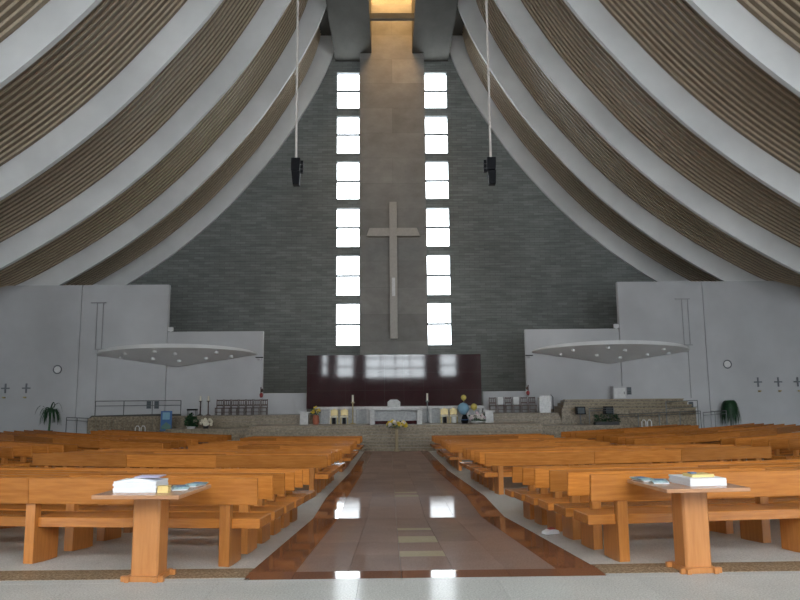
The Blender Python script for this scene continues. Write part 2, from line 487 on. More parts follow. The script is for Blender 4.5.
# ------------------------------------------------------------------ stage
MID = .33
stage = thing('altar_platform', 'stepped stone altar platform rising at the end of the aisle', 'platform', (0, 40, -.95))
NS = 8
def P(o): return o
for i in range(NS):
    z0 = -1.0; z1 = -.95+(MID+.95)*(i+1)/NS
    y0 = 38.6+i*.31
    MB().box(-8.2, 8.2, y0-40, (y0+.33 if i < NS-1 else 44.3)-40, z0+.95, z1+.95).build('step', 'stage_stone', stage)
for s in (-1, 1):
    a, b = sorted((s*8.22, s*13.2))
    wg = thing('platform_wing', 'low coursed stone wing of the altar platform by the %s' % {-1: 'blue banner', 1: 'tiered stone benches'}[s], 'platform', (s*14.2, 42.0, -.95))
    for i in range(5):
        MB().box(a-(s*14.2 if s > 0 else -14.2)+0, b-s*14.2, i*.02, 2.28, i*.224, .22+i*.224).build('stone_course', 'stage_stone', wg)
for i in range(3):
    MB().box(-13.2, 10.1, 44.3+i*.3-40, (44.3+i*.3+.3 if i < 2 else 47.68)-40, .0, MID+.95+(STG-MID)*(i+1)/3).build('step', 'stage_stone', stage)

# maroon granite screen with white marble base
scr = thing('granite_screen', 'polished maroon granite screen behind the altar', 'screen', (0, 47.3, STG))
for i in range(9):
    a = -5.75+i*11.4/9; b = -5.75+(i+1)*11.4/9
    for z0, z1 in ((.35, 1.5), (1.5, 2.65), (2.65, 3.82)):
        MB().box(a+.004, b-.004, 0, .12, z0+.004, z1-.004).build('granite_panel', 'maroon_granite', scr)
MB().box(-5.75, 5.65, .12, .3, 0, 3.8).build('backing', 'beam_concrete', scr)

base = thing('marble_ledge', 'long white marble ledge with slim pilasters below the maroon screen', 'ledge', (0, 43.75, MID))
MB().box(-4.85, 5.3, 0, .5, .86, 1.02).build('shelf', 'white_marble', base, bevel=.01)
MB().box(-4.8, 5.25, .2, .45, 0, .86).build('back_panel', 'grey_marble', base)
for i in range(14):
    x = -4.7+i*.755
    MB().box(x-.07, x+.07, .05, .2, 0, .86).build('pilaster', 'white_marble', base)

# altar
al = thing('altar', 'white marble altar table with cloth standing before the maroon screen', 'altar', (0, 41.7, MID))
MB().box(-1.55, 1.55, 0, .9, .82, .94).build('altar_top', 'white_marble', al, bevel=.01)
for s in (-1, 1):
    a, b = sorted((s*1.22, s*1.5)); MB().box(a, b, .05, .85, 0, .82).build('leg', 'white_marble', al)
MB().box(-1.22, 1.22, .45, .6, 0, .8).build('back_panel', 'grey_marble', al)
MB().box(-1.2, 1.2, .3, .44, 0, .2).build('kneeling_shelf', 'maroon_granite', al)
MB().box(-1.3, 1.3, -.01, .91, .935, .955).build('altar_cloth', 'cloth_white', al)
ch = thing('celebrant_chair', 'white high backed chair seen above the altar top', 'chair', (-.1, 43.45, MID))
MB().prism([(-.38, .0), (.38, 0), (.38, 1.28), (.2, 1.42), (-.2, 1.42), (-.38, 1.28)], 'y', .0, .12).build('backrest', 'white_marble', ch)
MB().box(-.38, .38, -.5, 0, .35, .48).build('seat', 'white_marble', ch)
for s in (-1, 1):
    MB().box(s*.38-.05, s*.38+.05, -.5, .05, 0, .7).build('armrest', 'white_marble', ch)

# cross on the pier
cr = thing('cross', 'large pale cross mounted on the concrete pier', 'cross', (0, 53.5, 6.28))
MB().box(-.29, .29, 0, .36, 0, 10.5).build('upright', 'cross_wood', cr, bevel=.02)
for s in (-1, 1):
    MB().prism([(s*.29, 7.83), (s*2.04, 7.83), (s*1.80, 8.46), (s*.29, 8.46)], 'y', .04, .34).build('arm', 'cross_wood', cr, bevel=.01)
MB().box(-.12, .12, -.04, 0, 3.2, 4.6).build('figure_plate', 'white_metal', cr)
for z in (2.0, 8.1):
    MB().box(-.1, .1, .36, .695, z-.1, z+.1).build('wall_bracket', 'frame_metal', cr)

# ------------------------------------------------------------------ pews
HB = .865
def seg_frame(a, b):
    d = Vector((b[0]-a[0], b[1]-a[1])); L = d.length; d /= L
    return d, Vector((-d.y, d.x)), L
class PewKit:
    def __init__(s, sgn, xa, xb, posts, lift):
        s.sgn = sgn; s.x0 = sgn*(xa+xb)/2
        s.y0 = rise(s.x0)
        def pt(x):
            return (sgn*x-s.x0, rise(x)-s.y0)
        def lz(x): return lift*max(0, abs(x)-6)-lift*max(0, abs(s.x0)-6)
        nodes = [xa]+posts[1:-1]+[xb]
        if sgn < 0: nodes = nodes[::-1]; posts = posts[::-1]
        s.parts = []
        def board(name, x0, x1, ya, yb, za, zb, tilt=0, gap=.002, mat='pew_wood'):
            a, b = pt(x0), pt(x1); d, n, L = seg_frame(a, b)
            pts = []
            for z, t in ((za, 0), (zb, tilt)):
                for p, (e, x) in ((a, (gap, x0)), (b, (-gap, x1)), (b, (-gap, x1)), (a, (gap, x0))):
                    pts.append((p, e, x, z, t))
            vs = []
            for i, (p, e, x, z, t) in enumerate(pts):
                yy = (ya if i % 4 in (0, 1) else yb)-t
                q = Vector(p)+d*e+n*yy
                vs.append((q.x, q.y, z+lz(x)))
            ang = math.atan2(d.y, d.x)
            c = sum((Vector(v) for v in vs), Vector())/8
            rot = Matrix.Rotation(-ang, 3, 'Z')
            m = MB().hexa([rot @ (Vector(v)-c) for v in vs]).mesh(name, mat, bevel=.006)
            s.parts.append((name, m, c, ang))
        for x0, x1 in zip(nodes, nodes[1:]):
            board('back_board', x0, x1, 0, .04, .595, HB, tilt=.025)
            board('seat_board', x0, x1, .10, .52, .345, .445)
        for x in posts:
            a = pt(x-sgn*.05); b = pt(x+sgn*.05)
            if sgn < 0: a, b = b, a
            a = pt(min(x-.055, x+.055)) if sgn > 0 else pt(x+.055)
            b = pt(x+.055) if sgn > 0 else pt(x-.055)
            d, n, L = seg_frame(a, b); c = (Vector(a)+Vector(b))/2; ang = math.atan2(d.y, d.x)
            m = MB()
            prof = [(.05, -.035), (.48, -.035), (.48, .345), (.15, .345), (.15, .445), (.135, .80), (.045, .80), (.045, .595)]
            m.prism([(p, q+lz(x)) for p, q in prof], 'x', -.055, .055)
            me = m.mesh('leg', 'pew_leg_wood', bevel=.004)
            s.parts.append(('leg', me, Vector((c.x, c.y, 0)), ang))
    def place(s, Y0, label, group):
        z = g(Y0)+.025*max(0, abs(s.x0)-6)
        t = thing('church_pew', label, 'pew', (s.x0, Y0+s.y0, z), 0, group)
        for name, me, c, ang in s.parts:
            link(name, me, t, c, (0, 0, ang))
        return t
inners = {(b, s): PewKit(s, 1.70, e, p, 0) for s in (-1, 1) for b, e, p in (
    (0, 8.7, [2.05, 4.15, 6.25, 8.35]), (1, 8.7, [2.05, 4.15, 6.25, 8.35]), (2, 7.5, [2.05, 4.15, 5.65, 7.15]), (3, 7.3, [2.05, 4.15, 5.55, 6.95]))}
outer = {s: PewKit(s, 8.5, 18.5, [8.85+2.325*k for k in range(5)], .025) for s in (-1, 1)}
outer_far = {s: PewKit(s, 9.9, 18.5, [10.25+1.975*k for k in range(5)], .025) for s in (-1, 1)}
outer_short = {s: PewKit(s, 8.4, 16.0, [8.75+2.3*k for k in range(4)], .025) for s in (-1, 1)}
blocks = [(7.5, 6), (15.8, 6), (25.0, 6), (33.0, 4)]
ORD = 'first second third fourth fifth sixth seventh eighth ninth tenth eleventh twelfth thirteenth fourteenth fifteenth sixteenth seventeenth eighteenth nineteenth twentieth twenty-first twenty-second'.split()
TAB = {-1: 'yellow-box', 1: 'booklet'}; SIDE = {-1: 'palm', 1: 'fern'}
rn = 0
for bi, (y0, n) in enumerate(blocks):
    for r in range(n):
        for s in (-1, 1):
            Y0 = y0+.96*r
            lab = 'orange wooden pew beside the aisle, %s row counting from the table with the %s' % (ORD[rn], {-1: 'yellow box', 1: 'booklet'}[s])
            if rn == 0: lab = 'orange wooden pew standing directly behind the table with the %s' % {-1: 'yellow box', 1: 'booklet'}[s]
            inners[(bi, s)].place(Y0, lab, 'pews along the central aisle')
            if bi > 0:
                kit = (None, outer_far, outer, outer_short)[bi]
                kit[s].place(Y0, 'wooden pew in the outer wing towards the %s, level with the %s aisle row' % ({-1: 'arching palm', 1: 'hanging fern'}[s], ORD[rn]), 'pews of the outer wings')
        rn += 1

# ------------------------------------------------------------------ leaflet tables
def leaflet_table(x, y, rz, label, mir):
    t = thing('pedestal_table', label, 'table', (x, y, 0), rz, None)
    MB().prism([(-.13, -.10), (-.11, -.12), (.11, -.12), (.13, -.10), (.13, .10), (.11, .12), (-.11, .12), (-.13, .10)], 'z', .045, .765).build('pedestal', 'table_wood', t, bevel=.003)
    MB().box(-.40, .40, -.44, .43, .765, .80).build('table_top', 'table_top_wood', t, (mir*.02, .02, 0), bevel=.004)
    for sy in (-1, 1):
        a, b = sorted((sy*.118, sy*.16)); MB().box(-.20, .20, a, b, 0, .05).build('foot_bar', 'table_wood', t, bevel=.004)
        a, b = sorted((sy*.16, sy*.19))
        for sx in (-1, 1):
            c, d = sorted((sx*.11, sx*.155)); MB().box(c, d, a, b, 0, .05).build('foot_end', 'table_wood', t, bevel=.004)
    for sx in (-1, 1):
        c, d = sorted((sx*.11, sx*.155)); MB().box(c, d, -.118, .118, 0, .05).build('foot_bar', 'table_wood', t, bevel=.004)
    return t
leaflet_table(-2.60, 7.02, R(-5), 'wooden pedestal table holding a white paper stack and a small yellow box', 1)
leaflet_table(2.52, 7.08, R(5), 'wooden pedestal table holding a white paper box with a yellow booklet on top', -1)
TZ = .80
def paper_stack(x, y, w, d, h, rz, label, name='paper_stack', mat='paper', n=5):
    t = thing(name, label, 'paper', (x, y, TZ), rz)
    for i in range(n):
        j = random.uniform(-.006, .006)
        MB().box(-w/2+j, w/2+j, -d/2+j, d/2-j, h*i/n+.0005, h*(i+1)/n-.0005).build('ream', mat, t)
    return t
ps = paper_stack(-2.68, 6.95, .40, .30, .10, R(-3), 'thick stack of white papers beside a small yellow box on table')
MB().prism([(-.19, 0), (.19, 0), (.0, .03)], 'y', -.12, .12).build('folded_sheet', 'paper', ps, (0, 0, .096))
MB().box(-.06, .17, -.1, .1, 0, .008).build('leaflet_sheet', 'paper_violet', ps, (.02, .02, .1265))
yb = thing('card_box', 'small yellow cardboard box next to the white paper stack', 'box', (-2.42, 6.80, TZ), R(-4))
MB().box(-.05, .05, -.035, .035, 0, .055).build('box_body', 'yellow_card', yb)
MB().box(-.052, .052, -.037, .037, .055, .06).build('lid', 'yellow_card', yb)
def leaflets(x, y, rz, label, k):
    t = thing('leaflet_pile', label, 'leaflet', (x, y, TZ), rz)
    for i in range(3):
        MB().box(-.07, .07, -.1, .1, .0005+i*.009, .0085+i*.009).build('leaflet', ('paper', 'leaflet', 'leaflet')[i], t, (.01*i*k, .008*i, 0))
    MB().box(-.045, .045, -.04, .05, 0, .002).build('cover_picture', 'blue_print', t, (.02*k, .02, .0275))
leaflets(-2.35, 7.03, R(20), 'leaflet pile lying next to the small yellow box', 1)
leaflets(-2.28, 7.30, R(-15), 'leaflet pile at the far corner of the table with the yellow box', 1)
leaflets(2.20, 7.38, R(15), 'leaflet pile at the far corner of the table with the white box', -1)
leaflets(2.29, 7.16, R(-18), 'leaflet pile lying next to the white paper box', -1)
ps = paper_stack(2.60, 7.05, .36, .40, .07, R(6), 'white box of papers with a yellow booklet lying on it', n=4)
MB().box(-.11, .11, -.09, .09, 0, .025).build('booklet', 'yellow_card', ps, (0, -.02, .0705))
MB().box(-.03, .03, -.03, .03, 0, .012).build('booklet_picture', 'blue_print', ps, (-.05, 0, .0965))
# crumpled packet on the floor by the right pews
pk = thing('paper_packet', 'small white and red paper packet lying on the floor beside pew legs', 'packet', (1.85, 10.21, fz(1.85, 10.21)), R(20))
MB().prism([(-.11, 0), (.11, 0), (.09, .045), (-.02, .06), (-.1, .03)], 'y', -.06, .06).build('wrapper', 'paper', pk)
MB().prism([(-.04, .0), (.06, 0), (.03, .02)], 'y', -.04, .04).build('red_flap', 'red_petal', pk, (0, 0, .06))

# ------------------------------------------------------------------ hanging loudspeakers
for s in (-1, 1):
    t = thing('hanging_loudspeaker', 'black loudspeaker hung on a long white cable, on the side of the %s' % {-1: 'stone ramp', 1: 'tiered stone benches'}[s], 'loudspeaker', (-4.33 if s < 0 else 4.1, 30, 10.85), 0, 'hanging loudspeakers')
    MB().prism([(-.19, .62), (.17, .62), (.20, 1.18), (-.18, 1.18)], 'y', -.2, .2).build('cabinet', 'black_plastic', t, bevel=.01)
    MB().prism([(-.11, 0), (.17, 0), (.19, .6), (-.17, .6)], 'y', -.18, .18).build('lower_cabinet', 'black_plastic', t, bevel=.01)
    for z in (.55, .75, .95):
        MB().box(min(-s*.2, -s*.32), max(-s*.2, -s*.32), -.08, .08, z, z+.14).build('clamp', 'black_plastic', t)
    MB().tube([(0, 0, 1.15), (0, 0, 18.36)], .055, 8).build('cable', 'cable_white', t)

# ------------------------------------------------------------------ wall shells (acoustic canopies) with spotlights
for s in (-1, 1):
    t = thing('wall_canopy', 'thin curved white canopy with round spotlights above the %s' % {-1: 'stone ramp', 1: 'tiered stone benches'}[s], 'canopy', (s*14.3, 47.7, 4.0), 0, 'wall canopies')
    # half cone: apex low on the wall, rim a half ellipse at 5.0
    n = 48; a_, b_ = 5.2, 2.7
    vs = [(0, -.02, 0)]; fs = []
    vt = []
    for i in range(n+1):
        th = math.pi*i/n
        x, y = a_*math.cos(th), -b_*math.sin(th)
        z = .78+.30*math.sin(th)
        vs.append((x, y-.02, z)); vt.append((x, y-.02, z+.05+.2*math.sin(th)))
    vs2 = vs+vt+[(0, -.02, .3)]
    for i in range(n):
        fs.append((0, i+2, i+1))
        fs.append((i+1, i+2, n+2+i+1, n+2+i))
        fs.append((2*n+3, n+2+i, n+2+i+1))
    fs.append((0, 1, n+2, 2*n+3)); fs.append((0, 2*n+3, 2*n+2, n+1))
    sh = MB().add(vs2, fs).build('shell', 'rib_plaster', t)
    for th, q in ((20, .75), (42, .55), (48, .85), (78, .35), (84, .72), (100, .86), (118, .5), (132, .82), (158, .72)):
        x, y = q*a_*math.cos(R(th)), -q*b_*math.sin(R(th))
        z = q*(.78+.30*math.sin(R(th)))
        MB().lathe([(.10, -.12), (.13, -.10), (.13, .06)], (x, y, z), 12).build('spotlight', 'white_metal', sh)
    br = thing('wall_bracket_lamp', 'small white lamp on a short bracket at the white wall edge above the %s' % {-1: 'dark chairs', 1: 'white lectern'}[s], 'lamp', (s*8.95, 47.88, 4.45), 0, 'bracket lamps')
    MB().box(-.25, .25, -.1, 0, .12, .18).build('bracket', 'black_plastic', br)
    MB().lathe([(.05, 0), (.12, .03), (.12, .12)], (0, -.14, -.03), 10).build('lamp_head', 'white_metal', br)
    cn = thing('corner_lamp', 'little white floodlight on the wall step above the %s' % {-1: 'ramp canopy', 1: 'canopy over the stone benches'}[s], 'lamp', (s*14.9, 47.95, 6.35), 0, 'corner lamps')
    MB().box(-.16, .16, -.12, .12, .04, .3).build('lamp_head', 'white_metal', cn); MB().box(-.05, .05, -.05, .05, 0, .04).build('mount', 'white_metal', cn)
    # slim service frame on the wall
    fr = thing('wall_frame', 'slim tall metal frame on the white wall near the %s' % {-1: 'arching palm', 1: 'hanging fern'}[s], 'frame', (s*19.5, 47.7, 5.2), 0, 'wall frames')
    for x in (-.2, .2): MB().box(x-.025, x+.025, -.1, -.05, 0, 3.1).build('rail', 'pale_metal', fr)
    for z in (0, 3.1):
        MB().box(-.42*(z > 0)-.2, .35, -.12, 0, z-.03, z+.03).build('arm', 'pale_metal', fr)
    MB().box(s*.05-.025+.0, s*.05+.025, -.04, 0, -3.5, -.05).build('conduit', 'pale_metal', fr)
    rg = thing('wall_ring_lamp', 'round ring-shaped wall light above the %s' % {-1: 'arching palm', 1: 'hanging fern'}[s], 'lamp', (s*22.1, 47.7, 3.9), 0, 'ring lights')
    m = MB(); nn = 24
    ring = [(math.cos(2*math.pi*i/nn), math.sin(2*math.pi*i/nn)) for i in range(nn+1)]
    m.tube([(.26*a, -.06, .26*b) for a, b in ring], .04, 8); m.build('ring', 'frame_metal', rg, smooth=True)
    MB().add([(.24*a, -.03, .24*b) for a, b in ring[:-1]], [tuple(range(nn))]).build('diffuser', 'white_metal', rg)
    for x in ((24.05, 25.4) if s < 0 else (24.05, 25.4, 26.7)):
        c = thing('consecration_cross', 'small dark wall cross with candle holder, %s from the %s' % ({24.05: 'nearest', 25.4: 'second', 26.7: 'third'}[x], {-1: 'arching palm', 1: 'hanging fern'}[s]), 'cross', (s*x, 47.67, 2.35), 0, 'consecration crosses')
        MB().box(-.045, .045, -.06, 0, .04, .66).build('upright', 'frame_metal', c)
        MB().box(-.26, .26, -.055, 0, .31, .40).build('arm', 'frame_metal', c)
        MB().lathe([(.05, -.3), (.11, -.24), (.11, -.2)], (0, -.16, 0), 10).build('candle_holder', 'gold', c)
        MB().box(-.03, .03, -.16, 0, -.3, -.26).build('holder_arm', 'gold', c)

# ------------------------------------------------------------------ chairs on the platform
def chair_kit(cloth):
    parts = []
    for x in (-.2, .2):
        parts.append(('leg', MB().box(x-.022, x+.022, -.22, -.176, 0, .45).mesh('leg', 'dark_chair_wood')))
        parts.append(('back_post', MB().box(x-.022, x+.022, .17, .215, 0, 1.0).mesh('back_post', 'dark_chair_wood')))
    parts.append(('seat', MB().box(-.23, .23, -.23, .22, .42, .48).mesh('seat', 'dark_chair_wood', bevel=.008)))
    for z in (.62, .93): parts.append(('back_rail', MB().box(-.178, .178, .175, .21, z-.035, z+.045).mesh('back_rail', 'dark_chair_wood')))
    for x in (-.07, .07): parts.append(('back_slat', MB().box(x-.018, x+.018, .18, .205, .66, .9).mesh('back_slat', 'dark_chair_wood')))
    parts.append(('stretcher', MB().box(-.178, .178, -.21, -.19, .18, .22).mesh('stretcher', 'dark_chair_wood')))
    if cloth: parts.append(('white_cover', MB().box(-.19, .19, .14, .235, .52, .99).mesh('white_cover', 'cloth_white', bevel=.02)))
    return parts
plainc, coverc = chair_kit(False), chair_kit(True)
def chair(x, y, kit, label, grp):
    t = thing('platform_chair', label, 'chair', (x, y, STG), 0, grp)
    for n, m in kit: link(n, m, t)
for i in range(7):
    chair(-11.2+i*.47, 46.5, plainc, 'dark wooden chair on the platform, %s in the row from the dark candle stands' % ORD[i], 'chairs beside the candle stands')
for i in range(6):
    if i in (1, 3): chair(6.25+i*.51, 46.5, coverc, 'dark wooden chair with white back cover, %s in the row from the marble pedestal' % ORD[i], 'covered chairs')
    else: chair(6.25+i*.51, 46.5, plainc, 'dark wooden chair, %s in the row from marble pedestal to white lectern' % ORD[i], 'chairs beside the white lectern')
lc = thing('white_lectern', 'white rounded lectern beside the stone benches', 'lectern', (9.42, 45.6, STG))
MB().prism([(-.36, 0), (.36, 0), (.36, .95), (.25, 1.06), (-.25, 1.06), (-.36, .95)], 'y', 0, .06).build('front_panel', 'white_marble', lc)
for s in (-1, 1): MB().box(s*.34-.02, s*.34+.02, .06, .4, 0, .95).build('side_panel', 'white_marble', lc)
MB().box(-.32, .32, .06, .42, .9, .94).build('shelf', 'white_marble', lc)
mc = thing('microphone_stand', 'thin dark microphone stand beside the white lectern', 'stand', (9.93, 45.6, STG))
MB().tube([(0, 0, .02), (0, 0, .95), (-.15, -.05, 1.12)], .018, 6).build('pole', 'black_plastic', mc)
MB().lathe([(.14, 0), (.14, .02), (.03, .04)], n=12).build('stand_base', 'black_plastic', mc)
for s in (-1, 1):
    w = thing('sanctuary_lamp', 'dark red wall lamp bracket above the chairs beside the %s' % {-1: 'candle stands', 1: 'white lectern'}[s], 'lamp', (s*8.82, 47.9, 1.95), 0, 'sanctuary lamps')
    MB().box(-.03, .03, -.06, 0, .0, .7).build('bracket', 'dark_chair_wood', w)
    MB().lathe([(.04, 0), (.11, .06), (.12, .22), (.06, .3)], (s*-.06, -.2, .02), 10).build('lamp_glass', 'red_glass', w)
    MB().lathe([(.05, 0), (.10, .08), (.04, .18)], (s*-.1, -.15, .42), 10).build('finial', 'dark_chair_wood', w)
    MB().box(min(0, -s*.14), max(0, -s*.14), -.2, -.03, .36, .42).build('holder_arm', 'dark_chair_wood', w)

# ------------------------------------------------------------------ stone benches on the right, ramp on the left, rails
bn = thing('stone_bench_tier', 'tiered stone benches beside the white lectern', 'bench', (14.2, 44.6, STG-1.8))
for i in range(4):
    for k in range(8):
        a = -4.0+i*.22+k*(8.3-i*.22)/8; b = -4.0+i*.22+(k+1)*(8.3-i*.22)/8
        MB().box(a+.006, b-.006, i*.6, 2.95, 1.8+.19*i+.006 if i else .1, 1.8+.19*(i+1)).build('stone_block', 'stage_stone', bn)
for i in range(4):
    MB().box(-4.02+i*.22, 4.32, i*.6-.06, i*.6+.4, 1.8+.19*(i+1)+.002, 1.8+.19*(i+1)+.05).build('seat_slab', 'tan_granite', bn)
for x, lab in ((11.2, 'small black monitor speaker on the stone benches by the green plant'), (12.9, 'small black monitor speaker on the stone benches below the white cabinet')):
    m = thing('monitor_speaker', lab, 'speaker', (x, 44.0, .168))
    cb = MB().prism([(-.28, .6), (.28, .6), (.25, 1.06), (-.25, 1.06)], 'y', -.2, .17).build('cabinet', 'black_plastic', m)
    MB().box(-.2, .2, -.215, -.2, .65, 1.0).build('grille', 'dark_vent', cb)
    MB().lathe([(.2, 0), (.2, .03), (.03, .06), (.03, .6)], n=10).build('stand', 'rail_metal', m)
wc = thing('white_cabinet', 'white cabinet with sloped top standing on the tiered benches', 'cabinet', (14.55, 47.1, STG+.815))
MB().prism([(-.42, 0), (.42, 0), (.42, .78), (-.34, .86), (-.42, .8)], 'y', -.3, .3).build('body', 'white_plaster', wc)
dr = MB().box(-.36, .36, -.315, -.3, .06, .7).build('door', 'white_metal', wc)
MB().box(.26, .3, -.345, -.315, .3, .46).build('handle', 'rail_metal', dr)
def vent(x, z, lab, grp=None):
    v = thing('wall_vent', lab, 'vent', (x, 47.7, z), 0, grp)
    MB().box(-.15, .15, -.05, 0, 0, .5).build('vent_frame', 'frame_metal', v)
    for i in range(4): MB().box(-.12, .12, -.065, -.05, .05+i*.11, .13+i*.11).build('louvre', 'dark_vent', v)
vent(15.45, 1.95, 'dark louvred box on the white wall beside the white cabinet')
vent(19.5, .95, 'dark louvred box on the white wall under the slim frame')
for x in (-16.05, -15.55): vent(x, 1.3, 'dark louvred box above the ramp, the one nearer to the %s' % ('arching palm' if x < -16 else 'blue banner'), 'paired wall vents')
def rails(name, label, pts, posts_every, cat='handrail', lower=.3, r=.028, group=None, h=.95):
    t = thing(name, label, cat, pts[0], 0, group); o = Vector(pts[0])
    P_ = [Vector(p)-o for p in pts]
    MB().tube([p+Vector((0, 0, h)) for p in P_], r, 6).build('top_rail', 'rail_metal', t)
    MB().tube([p+Vector((0, 0, h-lower)) for p in P_], r*.8, 6).build('lower_rail', 'rail_metal', t)
    for a, b in zip(P_, P_[1:]):
        n = max(1, round((b-a).length/posts_every))
        for i in range(n+1):
            q = a.lerp(b, i/n)
            if i == 0 and a is not P_[0]: continue
            MB().tube([q, q+Vector((0, 0, h))], r, 6).build('post', 'rail_metal', t)
    return t
rp = thing('access_ramp', 'long stone ramp against the white wall with railing', 'ramp', (-16, 45.6, -.6))
MB().prism([(-3.2, 0), (2.6, 0), (2.6, STG+.6), (1.5, STG+.6), (-2.9, 1.45), (-3.2, 1.3)], 'y', .2, 1.4).build('ramp_body', 'stage_stone', rp)
MB().prism([(-3.2, 1.3), (-2.9, 1.45), (1.5, STG+.6), (2.6, STG+.6), (2.6, STG+.72), (1.5, STG+.74), (-2.95, 1.52)], 'y', .16, .2).build('kerb', 'beam_concrete', rp)
for i in range(26):
    x = -3.1+i*.22; MB().box(x, x+.2, .15, .2, 0, 1.25).build('facing_stone', 'stage_stone', rp)
rails('ramp_railing', 'dark metal railing along the stone ramp', [(-18.85, 46.0, .862), (-13.5, 46.0, .866)], 1.55)
rails('lower_railing', 'low metal railing running from the hanging palm to the ramp', [(-21.0, 46.9, fz(-21, 46.9)), (-19.4, 46.3, fz(-19.4, 46.3))], 1.1, lower=.18, h=1.35)
rails('bench_railing', 'slanting metal railing in front of the tiered stone benches', [(11.6, 43.5, .168), (13.1, 43.6, .168)], 1.5, lower=.14)
rails('bench_side_railing', 'long low metal railing in front of the benches by the hoops', [(13.4, 43.9, fz(13.4, 43.9)), (18.6, 44.2, fz(18.6, 44.2))], 1.3, lower=.14, h=1.5)
rails('fern_railing', 'metal railing running from the tiered benches to the hanging fern', [(18.9, 44.5, fz(18.9, 44.5)), (21.2, 46.4, fz(21.2, 46.4))], 1.2, lower=.18, h=1.4)
rails('bench_end_railing', 'upright metal railing at the end of the tiered benches', [(16.6, 44.42, fz(16.6, 44.42)), (18.55, 44.42, fz(18.55, 44.42))], 1.9, lower=.4, h=2.15)
for x in (-15.2, 14.75):
    t = thing('hoop_rail', 'pair of low bright metal hoops in front of the %s' % ('stone ramp' if x < 0 else 'tiered stone benches'), 'hoop', (x, 43.2, fz(x, 43.2)), 0, 'metal hoops')
    for dx in (0, .34):
        h = 1.15 if x > 0 else 1.05
        MB().tube([(dx-.12, 0, 0), (dx-.12, 0, h-.1), (dx-.05, 0, h), (dx+.05, 0, h), (dx+.12, 0, h-.1), (dx+.12, 0, 0)], .03, 6).build('hoop', 'white_metal', t)

# ------------------------------------------------------------------ plants
def blades(n, r0, L, droop, up, w, seed):
    rnd = random.Random(seed); m = MB()
    for i in range(n):
        a = rnd.uniform(0, 2*math.pi); l = L*rnd.uniform(.65, 1.1); k = 6
        d = Vector((math.cos(a), math.sin(a), 0)); sd = Vector((-d.y, d.x, 0))
        u0 = up*rnd.uniform(.5, 1.2); vs = []
        for j in range(k+1):
            t = j/k
            p = d*(r0*.3+l*.55*math.sin(t*1.4)*(.35+.65*rnd.random() if False else 1)*rnd.choice((1,)))+Vector((0, 0, u0*math.sin(min(1, t*1.6)*math.pi/2)-droop*l*t*t))
            ww = w*(1-.85*t)
            vs += [p-sd*ww, p+sd*ww+Vector((0, 0, .01))]
        m.add(vs, [(2*j, 2*j+1, 2*j+3, 2*j+2) for j in range(k)])
    return m
pl = thing('potted_palm', 'arching dark palm against the white wall by the low railing', 'plant', (-21.75, 46.2, fz(-21.75, 46.2)))
MB().lathe([(.16, 0), (.22, .5), (.24, .52)], n=14).build('pot', 'dark_pot', pl)
MB().tube([(0, 0, .5), (.05, 0, 1.65)], [.07, .05], 7).build('stem', 'leaf_green', pl)
blades(46, .1, 1.15, .95, .45, .07, 3).build('fronds', 'fern_green', pl, (.05, -.05, 1.6))
o = blades(6, .1, 1.5, .5, .7, .06, 9).build('fronds', 'fern_green', pl, (0, -.05, 1.65))
pf = thing('hanging_fern', 'bushy dark green fern trailing down against the white wall', 'plant', (21.75, 47.0, fz(21.75, 47)))
MB().lathe([(.05, 1.55), (.25, 1.65), (.3, 1.9)], n=14).build('pot', 'dark_pot', pf)
MB().tube([(0, 0, 0), (0, 0, 1.6)], .05, 8).build('stand', 'dark_pot', pf)
blades(230, .3, 1.0, 1.6, .36, .05, 5).build('fronds', 'fern_green', pf, (0, 0, 1.85))
bs = thing('green_planting', 'low dark green planting in a trough before the stone benches', 'plant', (12.3, 42.45, .168))
MB().box(-.7, .7, -.2, .2, 0, .2).build('trough', 'dark_pot', bs)
rnd = random.Random(4); m = MB()
for i in range(260):
    c = (rnd.uniform(-.72, .72), rnd.uniform(-.25, .25), .2+rnd.uniform(0, .42)); r = rnd.uniform(.05, .09)
    a = rnd.uniform(0, 6.28); d = Vector((math.cos(a)*r, math.sin(a)*r, rnd.uniform(-.04, .06))); e = Vector((-d.y*.5, d.x*.5, .03))
    c = Vector(c); m.add([c-d, c+e, c+d, c-e], [(0, 1, 2, 3)])
m.build('foliage', 'fern_green', bs)
bs = thing('dark_bouquet', 'dark foliage arrangement on a pale stool beside the blue banner', 'plant', (-11.9, 42.6, .168))
MB().lathe([(.22, 0), (.25, .1), (.3, .14)], n=12).build('stool', 'white_metal', bs)
rnd = random.Random(6); m = MB()
for i in range(150):
    a = rnd.uniform(0, 6.28); q = rnd.uniform(0, .42); c = Vector((math.cos(a)*q, math.sin(a)*q*.6, .14+rnd.uniform(0, .75)*(1-q)))
    d = Vector((rnd.uniform(-.1, .1), rnd.uniform(-.1, .1), .06)); e = Vector((-d.y, d.x, .05))
    m.add([c-d, c+e, c+d, c-e], [(0, 1, 2, 3)])
m.build('foliage', 'fern_green', bs)
bq = thing('cream_bouquet', 'cream flower bunch beside the dark foliage arrangement', 'flowers', (-11.05, 42.6, .168))
MB().lathe([(.14, 0), (.18, .1), (.16, .15)], n=12).build('vase', 'dark_pot', bq)
rnd = random.Random(2); m = MB()
for i in range(26): m.ball((rnd.uniform(-.3, .3), rnd.uniform(-.2, .2), .2+rnd.uniform(0, .35)), .09, 6, 4)
m.build('blossoms', 'candle_wax', bq)
